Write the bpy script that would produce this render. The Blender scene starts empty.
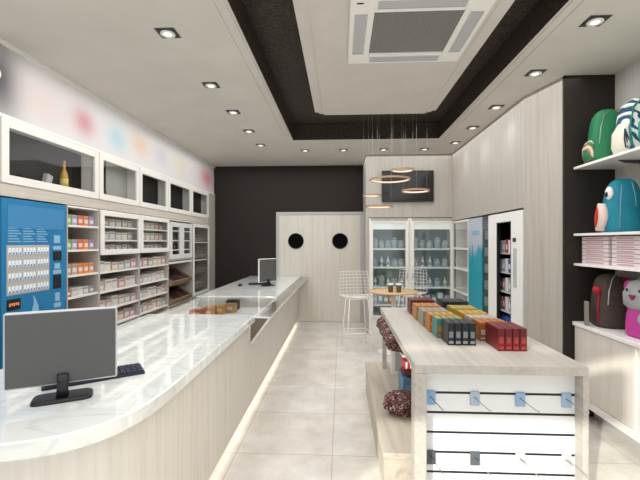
import bpy, bmesh, math, random
from mathutils import Vector, Matrix
random.seed(7)
S = bpy.context.scene
COL = S.collection
PI = math.pi

# ------------------------------------------------------------------ camera, sky, sun, daylight, exposure
cam_d = bpy.data.cameras.new('camera')
cam = bpy.data.objects.new('camera', cam_d); COL.objects.link(cam)
cam_d.sensor_fit = 'HORIZONTAL'; cam_d.sensor_width = 36.0
cam_d.lens = 36.0*400/640
cam_d.shift_y = 2/640
cam_d.clip_start = 0.05
cam.location = (0, 0, 1.6)
cam.rotation_euler = (PI/2, 0, math.atan(21/400))
S.camera = cam

W = bpy.data.worlds.new('sky'); S.world = W; W.use_nodes = True
bgn = W.node_tree.nodes['Background']
bgn.inputs['Color'].default_value = (0.86, 0.93, 1.0, 1)
bgn.inputs['Strength'].default_value = 0.85

sun_d = bpy.data.lights.new('sun', 'SUN'); sun_d.energy = 3.8; sun_d.angle = math.radians(0.9)
sun_d.color = (1.0, 0.95, 0.86)
sun = bpy.data.objects.new('sun', sun_d); COL.objects.link(sun)
sdir = Vector((0.565, 0.825, -0.36)).normalized()
sun.rotation_euler = sdir.to_track_quat('-Z', 'Y').to_euler()

day_d = bpy.data.lights.new('shopfront_daylight', 'AREA'); day_d.shape = 'RECTANGLE'
day_d.size = 4.9; day_d.size_y = 2.2; day_d.energy = 16; day_d.color = (0.93, 0.96, 1.0)
day = bpy.data.objects.new('shopfront_daylight', day_d); COL.objects.link(day)
day.location = (-0.2, -1.5, 1.25); day.rotation_euler = (PI/2+.22, 0, 0)   # faces +Y into the shop

fill_d = bpy.data.lights.new('ceiling_fill', 'AREA'); fill_d.shape = 'RECTANGLE'  # added area lamp under the ceiling, even fill for the whole room
fill_d.size = 4.6; fill_d.size_y = 8.4; fill_d.energy = 165; fill_d.color = (0.99, 0.985, 1.0)
fill = bpy.data.objects.new('ceiling_fill', fill_d); COL.objects.link(fill)
fill.location = (-.1, 3.5, 3.10)

S.view_settings.view_transform = 'Standard'
S.view_settings.look = 'None'
S.view_settings.exposure = 0.22
S.view_settings.gamma = 1.0
S.view_settings.use_curve_mapping = False
S.cycles.use_denoising = True
S.cycles.max_bounces = 8
S.cycles.transparent_max_bounces = 16
S.cycles.caustics_reflective = False
S.cycles.caustics_refractive = False
S.cycles.sample_clamp_indirect = 6.0

# ------------------------------------------------------------------ materials
def lin(h):
    h = h.lstrip('#'); o = []
    for i in (0, 2, 4):
        c = int(h[i:i+2], 16)/255
        o.append(c/12.92 if c <= 0.04045 else ((c+0.055)/1.055)**2.4)
    return (o[0], o[1], o[2], 1)
_m = {}
def mat(name, col='#808080', rough=0.5, metal=0.0, emit=0.0, ior=1.45, coat=0.0):
    if name in _m: return _m[name]
    m = bpy.data.materials.new(name); m.use_nodes = True
    b = m.node_tree.nodes['Principled BSDF']
    c = lin(col) if isinstance(col, str) else col
    b.inputs['Base Color'].default_value = c
    b.inputs['Roughness'].default_value = rough
    b.inputs['Metallic'].default_value = metal
    b.inputs['IOR'].default_value = ior
    b.inputs['Coat Weight'].default_value = coat
    if emit:
        b.inputs['Emission Color'].default_value = c
        b.inputs['Emission Strength'].default_value = emit
    m.diffuse_color = c
    _m[name] = m
    return m
def nt(m): return m.node_tree, m.node_tree.nodes['Principled BSDF']
def wood(name, a, b, c, scale=(26, 26, 0.9), rough=0.55):
    m = mat(name, a, rough); t, p = nt(m)
    tc = t.nodes.new('ShaderNodeTexCoord'); mp = t.nodes.new('ShaderNodeMapping')
    mp.inputs['Scale'].default_value = scale
    n = t.nodes.new('ShaderNodeTexNoise'); n.inputs['Scale'].default_value = 1.0; n.inputs['Detail'].default_value = 6; n.inputs['Roughness'].default_value = 0.6
    n.inputs['Distortion'].default_value = 0.4
    r = t.nodes.new('ShaderNodeValToRGB')
    r.color_ramp.elements[0].position = 0.32; r.color_ramp.elements[0].color = lin(c)
    r.color_ramp.elements[1].position = 0.72; r.color_ramp.elements[1].color = lin(b)
    e = r.color_ramp.elements.new(0.5); e.color = lin(a)
    t.links.new(tc.outputs['Object'], mp.inputs[0]); t.links.new(mp.outputs[0], n.inputs['Vector'])
    t.links.new(n.outputs['Fac'], r.inputs[0]); t.links.new(r.outputs[0], p.inputs['Base Color'])
    return m
def noisy(name, a, b, scale=40, rough=0.6, detail=5, lo=0.35, hi=0.65, coat=0.0, ior=1.45):
    m = mat(name, a, rough, coat=coat, ior=ior); t, p = nt(m)
    tc = t.nodes.new('ShaderNodeTexCoord')
    n = t.nodes.new('ShaderNodeTexNoise'); n.inputs['Scale'].default_value = scale; n.inputs['Detail'].default_value = detail
    r = t.nodes.new('ShaderNodeValToRGB')
    r.color_ramp.elements[0].position = lo; r.color_ramp.elements[0].color = lin(a)
    r.color_ramp.elements[1].position = hi; r.color_ramp.elements[1].color = lin(b)
    t.links.new(tc.outputs['Object'], n.inputs['Vector']); t.links.new(n.outputs['Fac'], r.inputs[0])
    t.links.new(r.outputs[0], p.inputs['Base Color'])
    return m
def glass(name, tint=(1, 1, 1, 1), ior=1.5, rough=0.0):
    m = bpy.data.materials.new(name); m.use_nodes = True; t = m.node_tree
    t.nodes.remove(t.nodes['Principled BSDF'])
    o = t.nodes['Material Output']
    f = t.nodes.new('ShaderNodeFresnel'); f.inputs['IOR'].default_value = ior
    tr = t.nodes.new('ShaderNodeBsdfTransparent'); tr.inputs[0].default_value = tint
    g = t.nodes.new('ShaderNodeBsdfGlossy'); g.inputs['Roughness'].default_value = rough
    x = t.nodes.new('ShaderNodeMixShader')
    ge = t.nodes.new('ShaderNodeNewGeometry'); mr = t.nodes.new('ShaderNodeMapRange')   # same reflectance from both faces of a thin pane
    mr.inputs[3].default_value = ior; mr.inputs[4].default_value = 1/ior
    t.links.new(ge.outputs['Backfacing'], mr.inputs[0]); t.links.new(mr.outputs[0], f.inputs['IOR'])
    t.links.new(f.outputs[0], x.inputs[0]); t.links.new(tr.outputs[0], x.inputs[1]); t.links.new(g.outputs[0], x.inputs[2])
    t.links.new(x.outputs[0], o.inputs[0])
    _m[name] = m
    return m

M_wall = wood('whitewashed_wood', '#b5b0a6', '#bcb7ad', '#aca69b')
M_door = wood('door_wood', '#dad5ca', '#dfdad0', '#d1cbbf')
M_panel = wood('counter_wood', '#dfd9cf', '#e4dfd6', '#d6cfc4', (34, 34, 1.0))
M_top = wood('pale_board', '#b6b1a8', '#beb9b0', '#a8a298', (22, 1.2, 22))
M_plat = wood('oak_board', '#bdb4a5', '#c8c0b2', '#ab9f8e', (16, 1.0, 16))
M_cab = mat('white_lacquer', '#f1eee6', 0.35)
M_cabin = mat('cabinet_interior', '#bdb6ae', 0.6)
M_band = wood('taupe_veneer', '#cbc3b7', '#d3cbc0', '#beb5a8', (30, 1.2, 30))
M_brown = mat('dark_brown_paint', '#251d18', 0.75)
M_ceil = noisy('ceiling_plaster', '#d0ccc4', '#d5d1ca', 3, 0.9)
M_recess = noisy('dark_recess_paper', '#241d19', '#453b33', 45, 0.65, lo=0.42, hi=0.6)
M_white = mat('white_plastic', '#f2f1ec', 0.4)
M_whitegloss = mat('white_gloss', '#f6f5f1', 0.25)
M_black = mat('black_plastic', '#15151a', 0.4)
M_blackgl = mat('black_glass', '#0a0909', 0.08)
M_dgrey = mat('dark_grey', '#3b3c40', 0.5)
M_grey = mat('mid_grey', '#545554', 0.5)
M_lgrey = mat('light_grey', '#b9bbbd', 0.45)
M_steel = mat('brushed_steel', '#c9c9c6', 0.3, 1.0)
M_copper = mat('copper', '#b59478', 0.45, 0.3)
M_lamp = mat('lamp_disc', '#fff3df', 0.4, emit=1.6)
M_led = mat('led_strip', '#fff4e4', 0.4, emit=2.4)
M_ledpanel = mat('pendant_led', '#ffe9cf', 0.4, emit=0.35)
G_clear = glass('clear_glass')
G_door = glass('cabinet_glass', (0.985, 0.99, 0.99, 1), 1.3)
G_teal = glass('fridge_glass', (0.95, 0.975, 0.975, 1), 1.5)
G_smoke = glass('smoked_glass', (0.28, 0.27, 0.26, 1), 1.55)
G_counter = glass('counter_glass', (0.985, 0.99, 0.985, 1), 1.5)

def marble():
    m = mat('white_marble', '#eceeea', 0.03, ior=2.3, coat=0.3); t, p = nt(m)
    tc = t.nodes.new('ShaderNodeTexCoord'); mp = t.nodes.new('ShaderNodeMapping'); mp.inputs['Rotation'].default_value = (0, 0, 0.7)
    mp.inputs['Scale'].default_value = (1.0, 2.2, 1.0)
    n = t.nodes.new('ShaderNodeTexNoise'); n.inputs['Scale'].default_value = 2.6; n.inputs['Detail'].default_value = 8; n.inputs['Distortion'].default_value = 1.6
    r = t.nodes.new('ShaderNodeValToRGB'); cr = r.color_ramp
    cr.elements[0].position = 0.30; cr.elements[0].color = lin('#eef0ec')
    cr.elements[1].position = 0.75; cr.elements[1].color = lin('#f4f6f3')
    for pos, c in ((0.45, '#eef0ec'), (0.50, '#dee2df'), (0.55, '#ecefeb')):
        e = cr.elements.new(pos); e.color = lin(c)
    t.links.new(tc.outputs['Object'], mp.inputs[0]); t.links.new(mp.outputs[0], n.inputs['Vector'])
    t.links.new(n.outputs['Fac'], r.inputs[0]); t.links.new(r.outputs[0], p.inputs['Base Color'])
    return m
M_marble = marble()

def tiles():
    m = mat('stone_tiles', '#d5d0c5', 0.28); t, p = nt(m)
    tc = t.nodes.new('ShaderNodeTexCoord'); mp = t.nodes.new('ShaderNodeMapping')
    mp.inputs['Location'].default_value = (0.065+0.73*8, -2.998+0.735*8, 0)
    b = t.nodes.new('ShaderNodeTexBrick'); b.offset = 0.0; b.squash = 1.0
    b.inputs['Scale'].default_value = 1.0; b.inputs['Brick Width'].default_value = 0.73; b.inputs['Row Height'].default_value = 0.735
    b.inputs['Mortar Size'].default_value = 0.004; b.inputs['Mortar Smooth'].default_value = 0.2
    b.inputs['Color1'].default_value = lin('#e9e6df'); b.inputs['Color2'].default_value = lin('#e4e0d8'); b.inputs['Mortar'].default_value = lin('#c2bdb3')
    n = t.nodes.new('ShaderNodeTexNoise'); n.inputs['Scale'].default_value = 3.5; n.inputs['Detail'].default_value = 8; n.inputs['Roughness'].default_value = 0.65
    r = t.nodes.new('ShaderNodeValToRGB'); r.color_ramp.elements[0].position = 0.3; r.color_ramp.elements[0].color = lin('#dcdad6'); r.color_ramp.elements[1].position = 0.7; r.color_ramp.elements[1].color = (1, 1, 1, 1)
    mx = t.nodes.new('ShaderNodeMix'); mx.data_type = 'RGBA'; mx.blend_type = 'MULTIPLY'; mx.inputs['Factor'].default_value = 1.0
    t.links.new(tc.outputs['Object'], mp.inputs[0]); t.links.new(mp.outputs[0], b.inputs['Vector']); t.links.new(tc.outputs['Object'], n.inputs['Vector'])
    t.links.new(n.outputs['Fac'], r.inputs[0]); t.links.new(b.outputs['Color'], mx.inputs[6]); t.links.new(r.outputs[0], mx.inputs[7])
    t.links.new(mx.outputs[2], p.inputs['Base Color'])
    return m
M_tiles = tiles()

def tweed():
    m = mat('tweed_cloth', '#5a2630', 0.9); t, p = nt(m)
    tc = t.nodes.new('ShaderNodeTexCoord')
    v = t.nodes.new('ShaderNodeTexNoise'); v.inputs['Scale'].default_value = 30; v.inputs['Detail'].default_value = 2; v.inputs['Distortion'].default_value = 1.5
    r = t.nodes.new('ShaderNodeValToRGB'); cr = r.color_ramp; cr.interpolation = 'CONSTANT'
    cr.elements[0].position = 0.0; cr.elements[0].color = lin('#2a1d20')
    cr.elements[1].position = 0.62; cr.elements[1].color = lin('#c9bbae')
    for pos, c in ((0.41, '#6d2a30'), (0.465, '#b5a598'), (0.485, '#2a151b'), (0.56, '#843f40')):
        e = cr.elements.new(pos); e.color = lin(c)
    t.links.new(tc.outputs['Object'], v.inputs['Vector']); t.links.new(v.outputs['Fac'], r.inputs[0]); t.links.new(r.outputs[0], p.inputs['Base Color'])
    return m
M_tweed = tweed()

# ------------------------------------------------------------------ mesh building
class MB:
    def __init__(s): s.bm = bmesh.new(); s.mi = 0
    def _f(s, vs, smooth=False):
        try: f = s.bm.faces.new(vs)
        except ValueError: return
        f.material_index = s.mi; f.smooth = smooth
    def box(s, x0, x1, y0, y1, z0, z1, mtx=None):
        P = [(x, y, z) for z in (z0, z1) for y in (y0, y1) for x in (x0, x1)]
        if mtx: P = [mtx @ Vector(p) for p in P]
        v = [s.bm.verts.new(p) for p in P]
        for q in ((0, 2, 3, 1), (4, 5, 7, 6), (0, 1, 5, 4), (2, 6, 7, 3), (0, 4, 6, 2), (1, 3, 7, 5)):
            s._f([v[i] for i in q])
        return s
    def frame(s, axis, a, b, u0, u1, z0, z1, w):
        # rectangular picture-frame; axis 'x': lies in the YZ plane between x=a..b; axis 'y': in XZ between y=a..b
        wl = w if isinstance(w, tuple) else (w, w, w, w)   # left, right, bottom, top
        R = [(u0, u0+wl[0], z0, z1), (u1-wl[1], u1, z0, z1), (u0+wl[0], u1-wl[1], z0, z0+wl[2]), (u0+wl[0], u1-wl[1], z1-wl[3], z1)]
        for p, q, r, t in R:
            if axis == 'x': s.box(a, b, p, q, r, t)
            else: s.box(p, q, a, b, r, t)
        return s
    def prism(s, poly, z0, z1, mtx=None):
        T = (lambda p: mtx @ Vector(p)) if mtx else (lambda p: p)
        A = [s.bm.verts.new(T((x, y, z0))) for x, y in poly]; B = [s.bm.verts.new(T((x, y, z1))) for x, y in poly]
        n = len(poly)
        s._f(A[::-1]); s._f(B)
        for i in range(n): s._f([A[i], A[(i+1) % n], B[(i+1) % n], B[i]])
        return s
    def extrude_y(s, poly, y0, y1):   # poly in (x,z)
        A = [s.bm.verts.new((x, y0, z)) for x, z in poly]; B = [s.bm.verts.new((x, y1, z)) for x, z in poly]
        n = len(poly); s._f(A); s._f(B[::-1])
        for i in range(n): s._f([A[i], B[i], B[(i+1) % n], A[(i+1) % n]])
        return s
    def extrude_x(s, poly, x0, x1):   # poly in (y,z)
        A = [s.bm.verts.new((x0, y, z)) for y, z in poly]; B = [s.bm.verts.new((x1, y, z)) for y, z in poly]
        n = len(poly); s._f(A[::-1]); s._f(B)
        for i in range(n): s._f([A[i], A[(i+1) % n], B[(i+1) % n], B[i]])
        return s
    def rings(s, R, cap=True, smooth=True):
        V = [[s.bm.verts.new(p) for p in r] for r in R]
        n = len(R[0])
        for a, b in zip(V, V[1:]):
            for i in range(n): s._f([a[i], a[(i+1) % n], b[(i+1) % n], b[i]], smooth)
        if cap: s._f(V[0][::-1]); s._f(V[-1])
        return s
    def loft(s, spec, n=20, mtx=None, smooth=True):   # spec: (z, cx, cy, rx, ry, exponent)
        R = []
        for z, cx, cy, rx, ry, e in spec:
            r = []
            for i in range(n):
                a = 2*PI*i/n; c, d = math.cos(a), math.sin(a)
                p = Vector((cx+rx*math.copysign(abs(c)**(2/e), c), cy+ry*math.copysign(abs(d)**(2/e), d), z))
                r.append(mtx @ p if mtx else p)
            R.append(r)
        return s.rings(R, True, smooth)
    def lathe(s, prof, c=(0, 0, 0), n=20, smooth=True, mtx=None):   # prof: (r, z)
        return s.loft([(c[2]+z, c[0], c[1], max(r, 1e-4), max(r, 1e-4), 2) for r, z in prof], n, mtx, smooth)
    def tube(s, pts, r, n=6, closed=False):
        pts = [Vector(p) for p in pts]; R = []; k = len(pts)
        up0 = Vector((0, 0, 1))
        for i, p in enumerate(pts):
            a = pts[(i-1) % k] if (closed or i > 0) else p
            b = pts[(i+1) % k] if (closed or i < k-1) else p
            d = (b-a).normalized()
            up = up0 if abs(d.dot(up0)) < 0.95 else Vector((1, 0, 0))
            u = d.cross(up).normalized(); w = u.cross(d)
            R.append([p+r*(math.cos(2*PI*j/n)*u+math.sin(2*PI*j/n)*w) for j in range(n)])
        if closed: R.append(R[0])
        return s.rings(R, not closed)
    def ball(s, c, rx, ry, rz, n=14, m=8):
        spec = []
        for i in range(m+1):
            a = -PI/2+PI*i/m; q = max(math.cos(a), 0.02)
            spec.append((c[2]+rz*math.sin(a), c[0], c[1], rx*q, ry*q, 2))
        return s.loft(spec, n)

def _mesh(name, mb, mats, off, bevel):
    bm = mb.bm
    bmesh.ops.remove_doubles(bm, verts=bm.verts, dist=1e-6)
    if bevel:
        es = [e for e in bm.edges if len(e.link_faces) == 2 and e.calc_face_angle(0) > 0.6]
        if es: bmesh.ops.bevel(bm, geom=es, offset=bevel, segments=1, affect='EDGES', clamp_overlap=True)
    bmesh.ops.recalc_face_normals(bm, faces=bm.faces)
    if off is not None: bmesh.ops.translate(bm, verts=bm.verts, vec=-Vector(off))
    me = bpy.data.meshes.new(name); bm.to_mesh(me); bm.free()
    for m in (mats if isinstance(mats, (list, tuple)) else [mats]): me.materials.append(m)
    return me
ROOT = {}
def thing(name, label, cat, loc=(0, 0, 0), rotz=0.0, group=None):
    o = bpy.data.objects.new(name, None); COL.objects.link(o)
    o.location = loc; o.rotation_euler = (0, 0, rotz); o.empty_display_size = 0.1
    o['label'] = label; o['category'] = cat
    if group: o['group'] = group
    ROOT[o.name] = (Vector(loc), rotz)
    return o
def part(name, mb, mats, parent, bevel=0.0, label=None, local=False):
    """world-space coordinates unless local=True (then relative to the thing's base)"""
    r = parent
    while r.parent: r = r.parent
    off = None
    if not local:
        L, rz = ROOT[r.name]; off = L
    o = bpy.data.objects.new(name, _mesh(name, mb, mats, off, bevel)); COL.objects.link(o)
    o.parent = parent
    if label: o['label'] = label
    return o
def solo(name, mb, mats, label, cat, group=None, loc=None, rotz=0.0, bevel=0.0, local=False):
    """a thing that is one mesh; local=True: coordinates relative to loc"""
    if loc is None:
        xs = [v.co for v in mb.bm.verts]
        loc = (sum(v.x for v in xs)/len(xs), sum(v.y for v in xs)/len(xs), min(v.z for v in xs))
    o = bpy.data.objects.new(name, _mesh(name, mb, mats, None if local else loc, bevel)); COL.objects.link(o)
    o.location = loc; o.rotation_euler = (0, 0, rotz)
    o['label'] = label; o['category'] = cat
    if group: o['group'] = group
    ROOT[o.name] = (Vector(loc), rotz)
    return o
def struct(name, mb, mats, parent=None, bevel=0.0):
    o = bpy.data.objects.new(name, _mesh(name, mb, mats, None, bevel)); COL.objects.link(o)
    if parent: o.parent = parent
    else: o['kind'] = 'structure'
    ROOT[o.name] = (Vector((0, 0, 0)), 0)
    return o
def dup(o, parent=None, loc=None, rotz=None, label=None, group=None):
    c = o.copy(); COL.objects.link(c)
    if parent: c.parent = parent
    if loc is not None: c.location = loc
    if rotz is not None: c.rotation_euler = (0, 0, rotz)
    if label: c['label'] = label
    if group: c['group'] = group
    for ch in list(o.children): dup(ch, c)
    return c
ORD = ['first', 'second', 'third', 'fourth', 'fifth', 'sixth', 'seventh', 'eighth', 'ninth', 'tenth']
def rot(x, y, z, rz=0, rx=0, ry=0):
    return Matrix.Translation((x, y, z)) @ Matrix.Rotation(rz, 4, 'Z') @ Matrix.Rotation(rx, 4, 'X') @ Matrix.Rotation(ry, 4, 'Y')

# ------------------------------------------------------------------ room shell
ZC = 3.131
XL, XR, YB, YF = -3.0, 2.5, 8.0, -1.6
struct('floor', MB().box(XL-.1, 2.75, YF-.1, YB+.2, -0.1, 0), M_tiles)
RX0, RX1, RY0, RY1 = -0.72, 1.445, 0.2, 6.0
cb = MB()
for x0, x1, y0, y1 in ((XL-.1, RX0, YF-.1, YB+.2), (RX1, 2.75, YF-.1, YB+.2), (RX0, RX1, YF-.1, RY0), (RX0, RX1, RY1, YB+.2)):
    cb.box(x0, x1, y0, y1, ZC, ZC+.06)
struct('ceiling', cb, M_ceil)
rb = MB()
ZR = 3.37
rb.box(RX0-.05, RX1+.05, RY0-.05, RY1+.05, ZR, ZR+.05)
for x0, x1, y0, y1 in ((RX0-.05, RX0, RY0, RY1), (RX1, RX1+.05, RY0, RY1), (RX0-.05, RX1+.05, RY0-.05, RY0), (RX0-.05, RX1+.05, RY1, RY1+.05)):
    rb.box(x0, x1, y0, y1, ZC+.061, ZR)
# the cut faces of the opening wear the same dark paper
for x0, x1, y0, y1 in ((RX0, RX0+.004, RY0, RY1), (RX1-.004, RX1, RY0, RY1), (RX0, RX1, RY1-.004, RY1)):
    rb.box(x0, x1, y0, y1, ZC+.003, ZC+.061)
struct('ceiling_recess', rb, M_recess)
t1 = MB()
for k, w in ((0.0, .018), (.07, .014)):
    t1.box(RX0-.02-k-w, RX0-.02-k, RY0, RY1+.02+k, ZC-.008, ZC)
    t1.box(RX1+.02+k, RX1+.02+k+w, RY0, RY1+.02+k, ZC-.008, ZC)
struct('trim_1', t1, M_ceil)
# lowered centre panel with notched corners
def notch(x0, x1, y0, y1, c):
    p = []
    for (cx, cy, sx, sy) in ((x0, y0, 1, 1), (x1, y0, -1, 1), (x1, y1, -1, -1), (x0, y1, 1, -1)):
        q = [(cx, cy+sy*c), (cx+sx*.03, cy+sy*c), (cx+sx*c*.55, cy+sy*c*.5), (cx+sx*c, cy+sy*.03), (cx+sx*c, cy)]
        if (sx, sy) in ((-1, 1), (1, -1)): q = q[::-1]
        p += q
    return p
pn = MB(); pn.prism(notch(-.32, 1.15, .6, 5.04, .11), 3.2, 3.29)
pn.box(-.05, .9, 1.0, 4.6, 3.29, ZR)
struct('ceiling_panel', pn, M_ceil)
pt = MB()
for x in (-.235, 1.055): pt.box(x, x+.012, .72, 4.92, 3.195, 3.2)
struct('trim_2', pt, M_ceil)

struct('wall_left', MB().box(XL-.1, XL, YF, YB+.15, 0, ZC), M_wall)
struct('wall_back', MB().box(XL, -1.31, YB, YB+.15, 0, ZC).box(.44, 2.75, YB, YB+.15, 0, ZC).box(-1.31, .44, YB, YB+.15, 2.2, ZC), M_brown)
struct('wall_back_wood', MB().box(.44, 1.92, 7.05, 7.55, 2.03, ZC).box(.44, .485, 7.05, YB, 0, 2.03).box(.44, .485, 7.55, YB, 2.03, ZC), M_wall)
struct('wall_right_wood', MB().box(1.92, 2.5, 4.32, 7.55, 1.965, ZC)
       .prism([(1.92, 4.32), (2.05, 3.82), (2.5, 3.82), (2.5, 4.32)], 0, ZC), M_wall)
struct('wall_alcove_back', MB().box(2.42, 2.5, 4.32, 7.55, 0, 1.965), M_wall)
struct('wall_niche_side', MB().box(2.05, 2.5, 3.79, 3.82, 0, ZC), M_brown)
M_niche = wood('niche_wall', '#cfcac2', '#d6d2ca', '#c5c0b7')
struct('wall_right', MB().box(2.5, 2.75, YF, YB, 0, ZC), M_niche)
# shopfront wall behind the viewer: unseen, header and openings shaped to cut the sunlight
fw = MB(); fw.box(XL-.1, 2.75, YF-.1, YF, 2.84, ZC); fw.box(XL-.1, -1.15, YF-.1, YF, 2.33, 2.72)
fw.box(2.0, 2.75, YF-.1, YF, 0, 2.33); fw.box(XL-.1, -2.9, YF-.1, YF, 0, 2.33)
struct('wall_front', fw, M_wall)

# bulkhead above the left cabinets, crown moulding and end pier
struct('wall_left_bulkhead', MB().box(XL, -2.6, .8, YB, 2.56, ZC), M_cabin)
struct('trim_3', MB().box(-2.6, -2.55, .8, YB, ZC-.034, ZC).box(-2.6, -2.565, .8, YB, 2.553, 2.578), M_white)
struct('wall_left_pier', MB().box(XL, -2.555, 7.62, YB, 0, 2.553), M_wall)

struct('wall_left_near_pier', MB().box(XL, -2.562, .8, 2.872, 0, 1.95).box(XL, -2.562, .8, 2.872, 2.05, 2.553), M_wall)

# double doors with portholes
df = MB(); df.frame('y', YB-.03, YB+.06, -1.30, .438, 0.0, 2.2, (.055, .055, .001, .045))
fr = struct('trim_4', df, M_lgrey)
for i, (x0, x1, px) in enumerate(((-1.245, -.437, -.903), (-.433, .383, -.02))):
    d = struct('door_%d' % (i+1), MB().box(x0, x1, YB-.012, YB+.03, .012, 2.155), M_door)
    mt = rot(px, YB-.012, 1.62, 0, PI/2)
    ring = MB(); ring.rings([[mt @ Vector((r*math.cos(a), r*math.sin(a), z)) for a in [2*PI*k/32 for k in range(32)]] for r, z in ((.158, 0), (.158, .012), (.142, .014), (.142, .0), (.158, 0))], cap=False)
    struct('porthole_rim', ring, M_black, d)
    gl = MB(); gl.lathe([(.143, 0), (.143, .008)], n=32, mtx=mt); struct('porthole_pane', gl, mat('porthole_black', '#060505', .6, ior=1.15), d)

# ------------------------------------------------------------------ ceiling lights, air conditioner, pendants
dl = []
spots = [(-1.267, y) for y in (2.868, 3.84, 4.651, 5.458, 6.255)] + [(x, 6.66) for x in (-.598, .042, .702, 1.372)] + [(1.758, y) for y in (2.867, 3.72, 4.634, 5.448, 6.256)]
names = ['%s downlight of the ceiling row above the counter, counted from the viewer' % ORD[i] for i in range(5)] + \
        ['%s downlight from the left in the short row along the back ceiling' % ORD[i] for i in range(4)] + \
        ['%s downlight of the ceiling row beside the right wall, counted from the viewer' % ORD[i] for i in range(5)]
def make_downlight():
    t = thing('downlight', names[0], 'ceiling light', (0, 0, 0), 0, 'square recessed downlights')
    part('frame', MB().frame('y', 0, .012, -.075, .075, -.075, .075, .012), M_black, t, local=True).rotation_euler = (PI/2, 0, 0)
    part('plate', MB().box(-.063, .063, -.063, .063, -.006, -.001), M_dgrey, t, local=True)
    rg = MB(); rg.rings([[(r*math.cos(2*PI*k/24), r*math.sin(2*PI*k/24), z) for k in range(24)] for r, z in ((.052, -.006), (.052, -.014), (.03, -.012), (.03, -.006))], cap=False)
    part('reflector', rg, M_white, t, local=True)
    part('lamp', MB().lathe([(.029, -.0105), (.029, -.0065)], n=20), M_lamp, t, local=True)
    return t
d0 = make_downlight()
for i, (x, y) in enumerate(spots):
    o = d0 if i == 0 else dup(d0, label=names[i])
    o.location = (x, y, ZC)
    ld = bpy.data.lights.get('downlight_beam')
    if not ld:
        ld = bpy.data.lights.new('downlight_beam', 'SPOT'); ld.energy = 2.5; ld.spot_size = math.radians(125); ld.spot_blend = 1.0
        ld.shadow_soft_size = .06; ld.color = (1.0, .97, .93)
    lo = bpy.data.objects.new('downlight_beam', ld); COL.objects.link(lo); lo.location = (0, 0, -.03); lo.parent = o

ac = thing('air_conditioner', 'white square ceiling cassette air conditioner with a mesh grille', 'air conditioner', (.535, 3.06, 3.199))
M_acg = mat('ac_grille', '#8d8c88', .6)
b = MB(); b.frame('y', -.03, 0, -.475, .475, -.475, .475, .17); o = part('fascia', b, M_white, ac, .004, local=True); o.rotation_euler = (PI/2, 0, 0)
b = MB(); b.box(-.305, .305, -.305, .305, -.014, -.002); part('grille_backing', b, mat('ac_dark', '#5d5c59', .7), ac, local=True)
b = MB()
for k in range(30):
    c = -.29+k*.02
    b.box(c-.004, c+.004, -.3, .3, -.02, -.014); b.box(-.3, .3, c-.004, c+.004, -.021, -.015)
part('grille', b, M_acg, ac, local=True)
for sx, sy in ((1, 0), (-1, 0), (0, 1), (0, -1)):
    b = MB()
    if sx: b.frame('y', 0, .006, sx*.395-.045, sx*.395+.045, -.29, .29, .006); b.box(sx*.395-.036, sx*.395+.036, .002, .005, -.281, .281)
    else: b.frame('y', 0, .006, -.29, .29, sy*.395-.045, sy*.395+.045, .006); b.box(-.281, .281, .002, .005, sy*.395-.036, sy*.395+.036)
    b.mi = 0
    o = part('air_vane', b, M_lgrey, ac, local=True); o.rotation_euler = (PI/2, 0, 0); o.location = (0, 0, -.034)
part('sensor', MB().box(-.43, -.385, -.425, -.415, -.034, -.03), M_black, ac, local=True)

pend = [(.665, 2.44, .275, 'largest copper ring pendant, overlapping the left part of the dark television'),
        (.853, 2.59, .158, 'uppermost small copper ring pendant, above the top edge of the television'),
        (.998, 2.274, .185, 'copper ring pendant in front of the television lower middle'),
        (.435, 2.246, .13, 'smallest copper ring pendant at the corner between brown wall and pale wall'),
        (.52, 2.074, .185, 'lowest copper ring pendant hanging just left below the television')]
for i, (x, z, r, lab) in enumerate(pend):
    y = 5.5+(.0, .12, -.08, .18, .02)[i]
    t = thing('ring_pendant', lab, 'pendant lamp', (x, y, z), 0, 'copper ring pendants')
    A = [2*PI*k/48 for k in range(48)]
    b = MB(); b.rings([[(q*math.cos(a), q*math.sin(a), h) for a in A] for q, h in ((r-.018, 0), (r, 0), (r, .024), (r-.018, .024), (r-.018, 0))], cap=False, smooth=False)
    part('ring', b, M_copper, t, local=True)
    b = MB(); b.rings([[(q*math.cos(a), q*math.sin(a), h) for a in A] for q, h in ((r-.023, .004), (r-.0185, .004), (r-.0185, .021), (r-.023, .021), (r-.023, .004))], cap=False)
    part('light_strip', b, M_ledpanel, t, local=True)
    for k in range(3):
        a = .5+k*2*PI/3+i
        part('suspension_wire', MB().tube([(r*.97*math.cos(a), r*.97*math.sin(a), .03), (r*.97*math.cos(a), r*.97*math.sin(a), ZR-z)], .0011, 5), M_lgrey, t, local=True)

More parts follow.
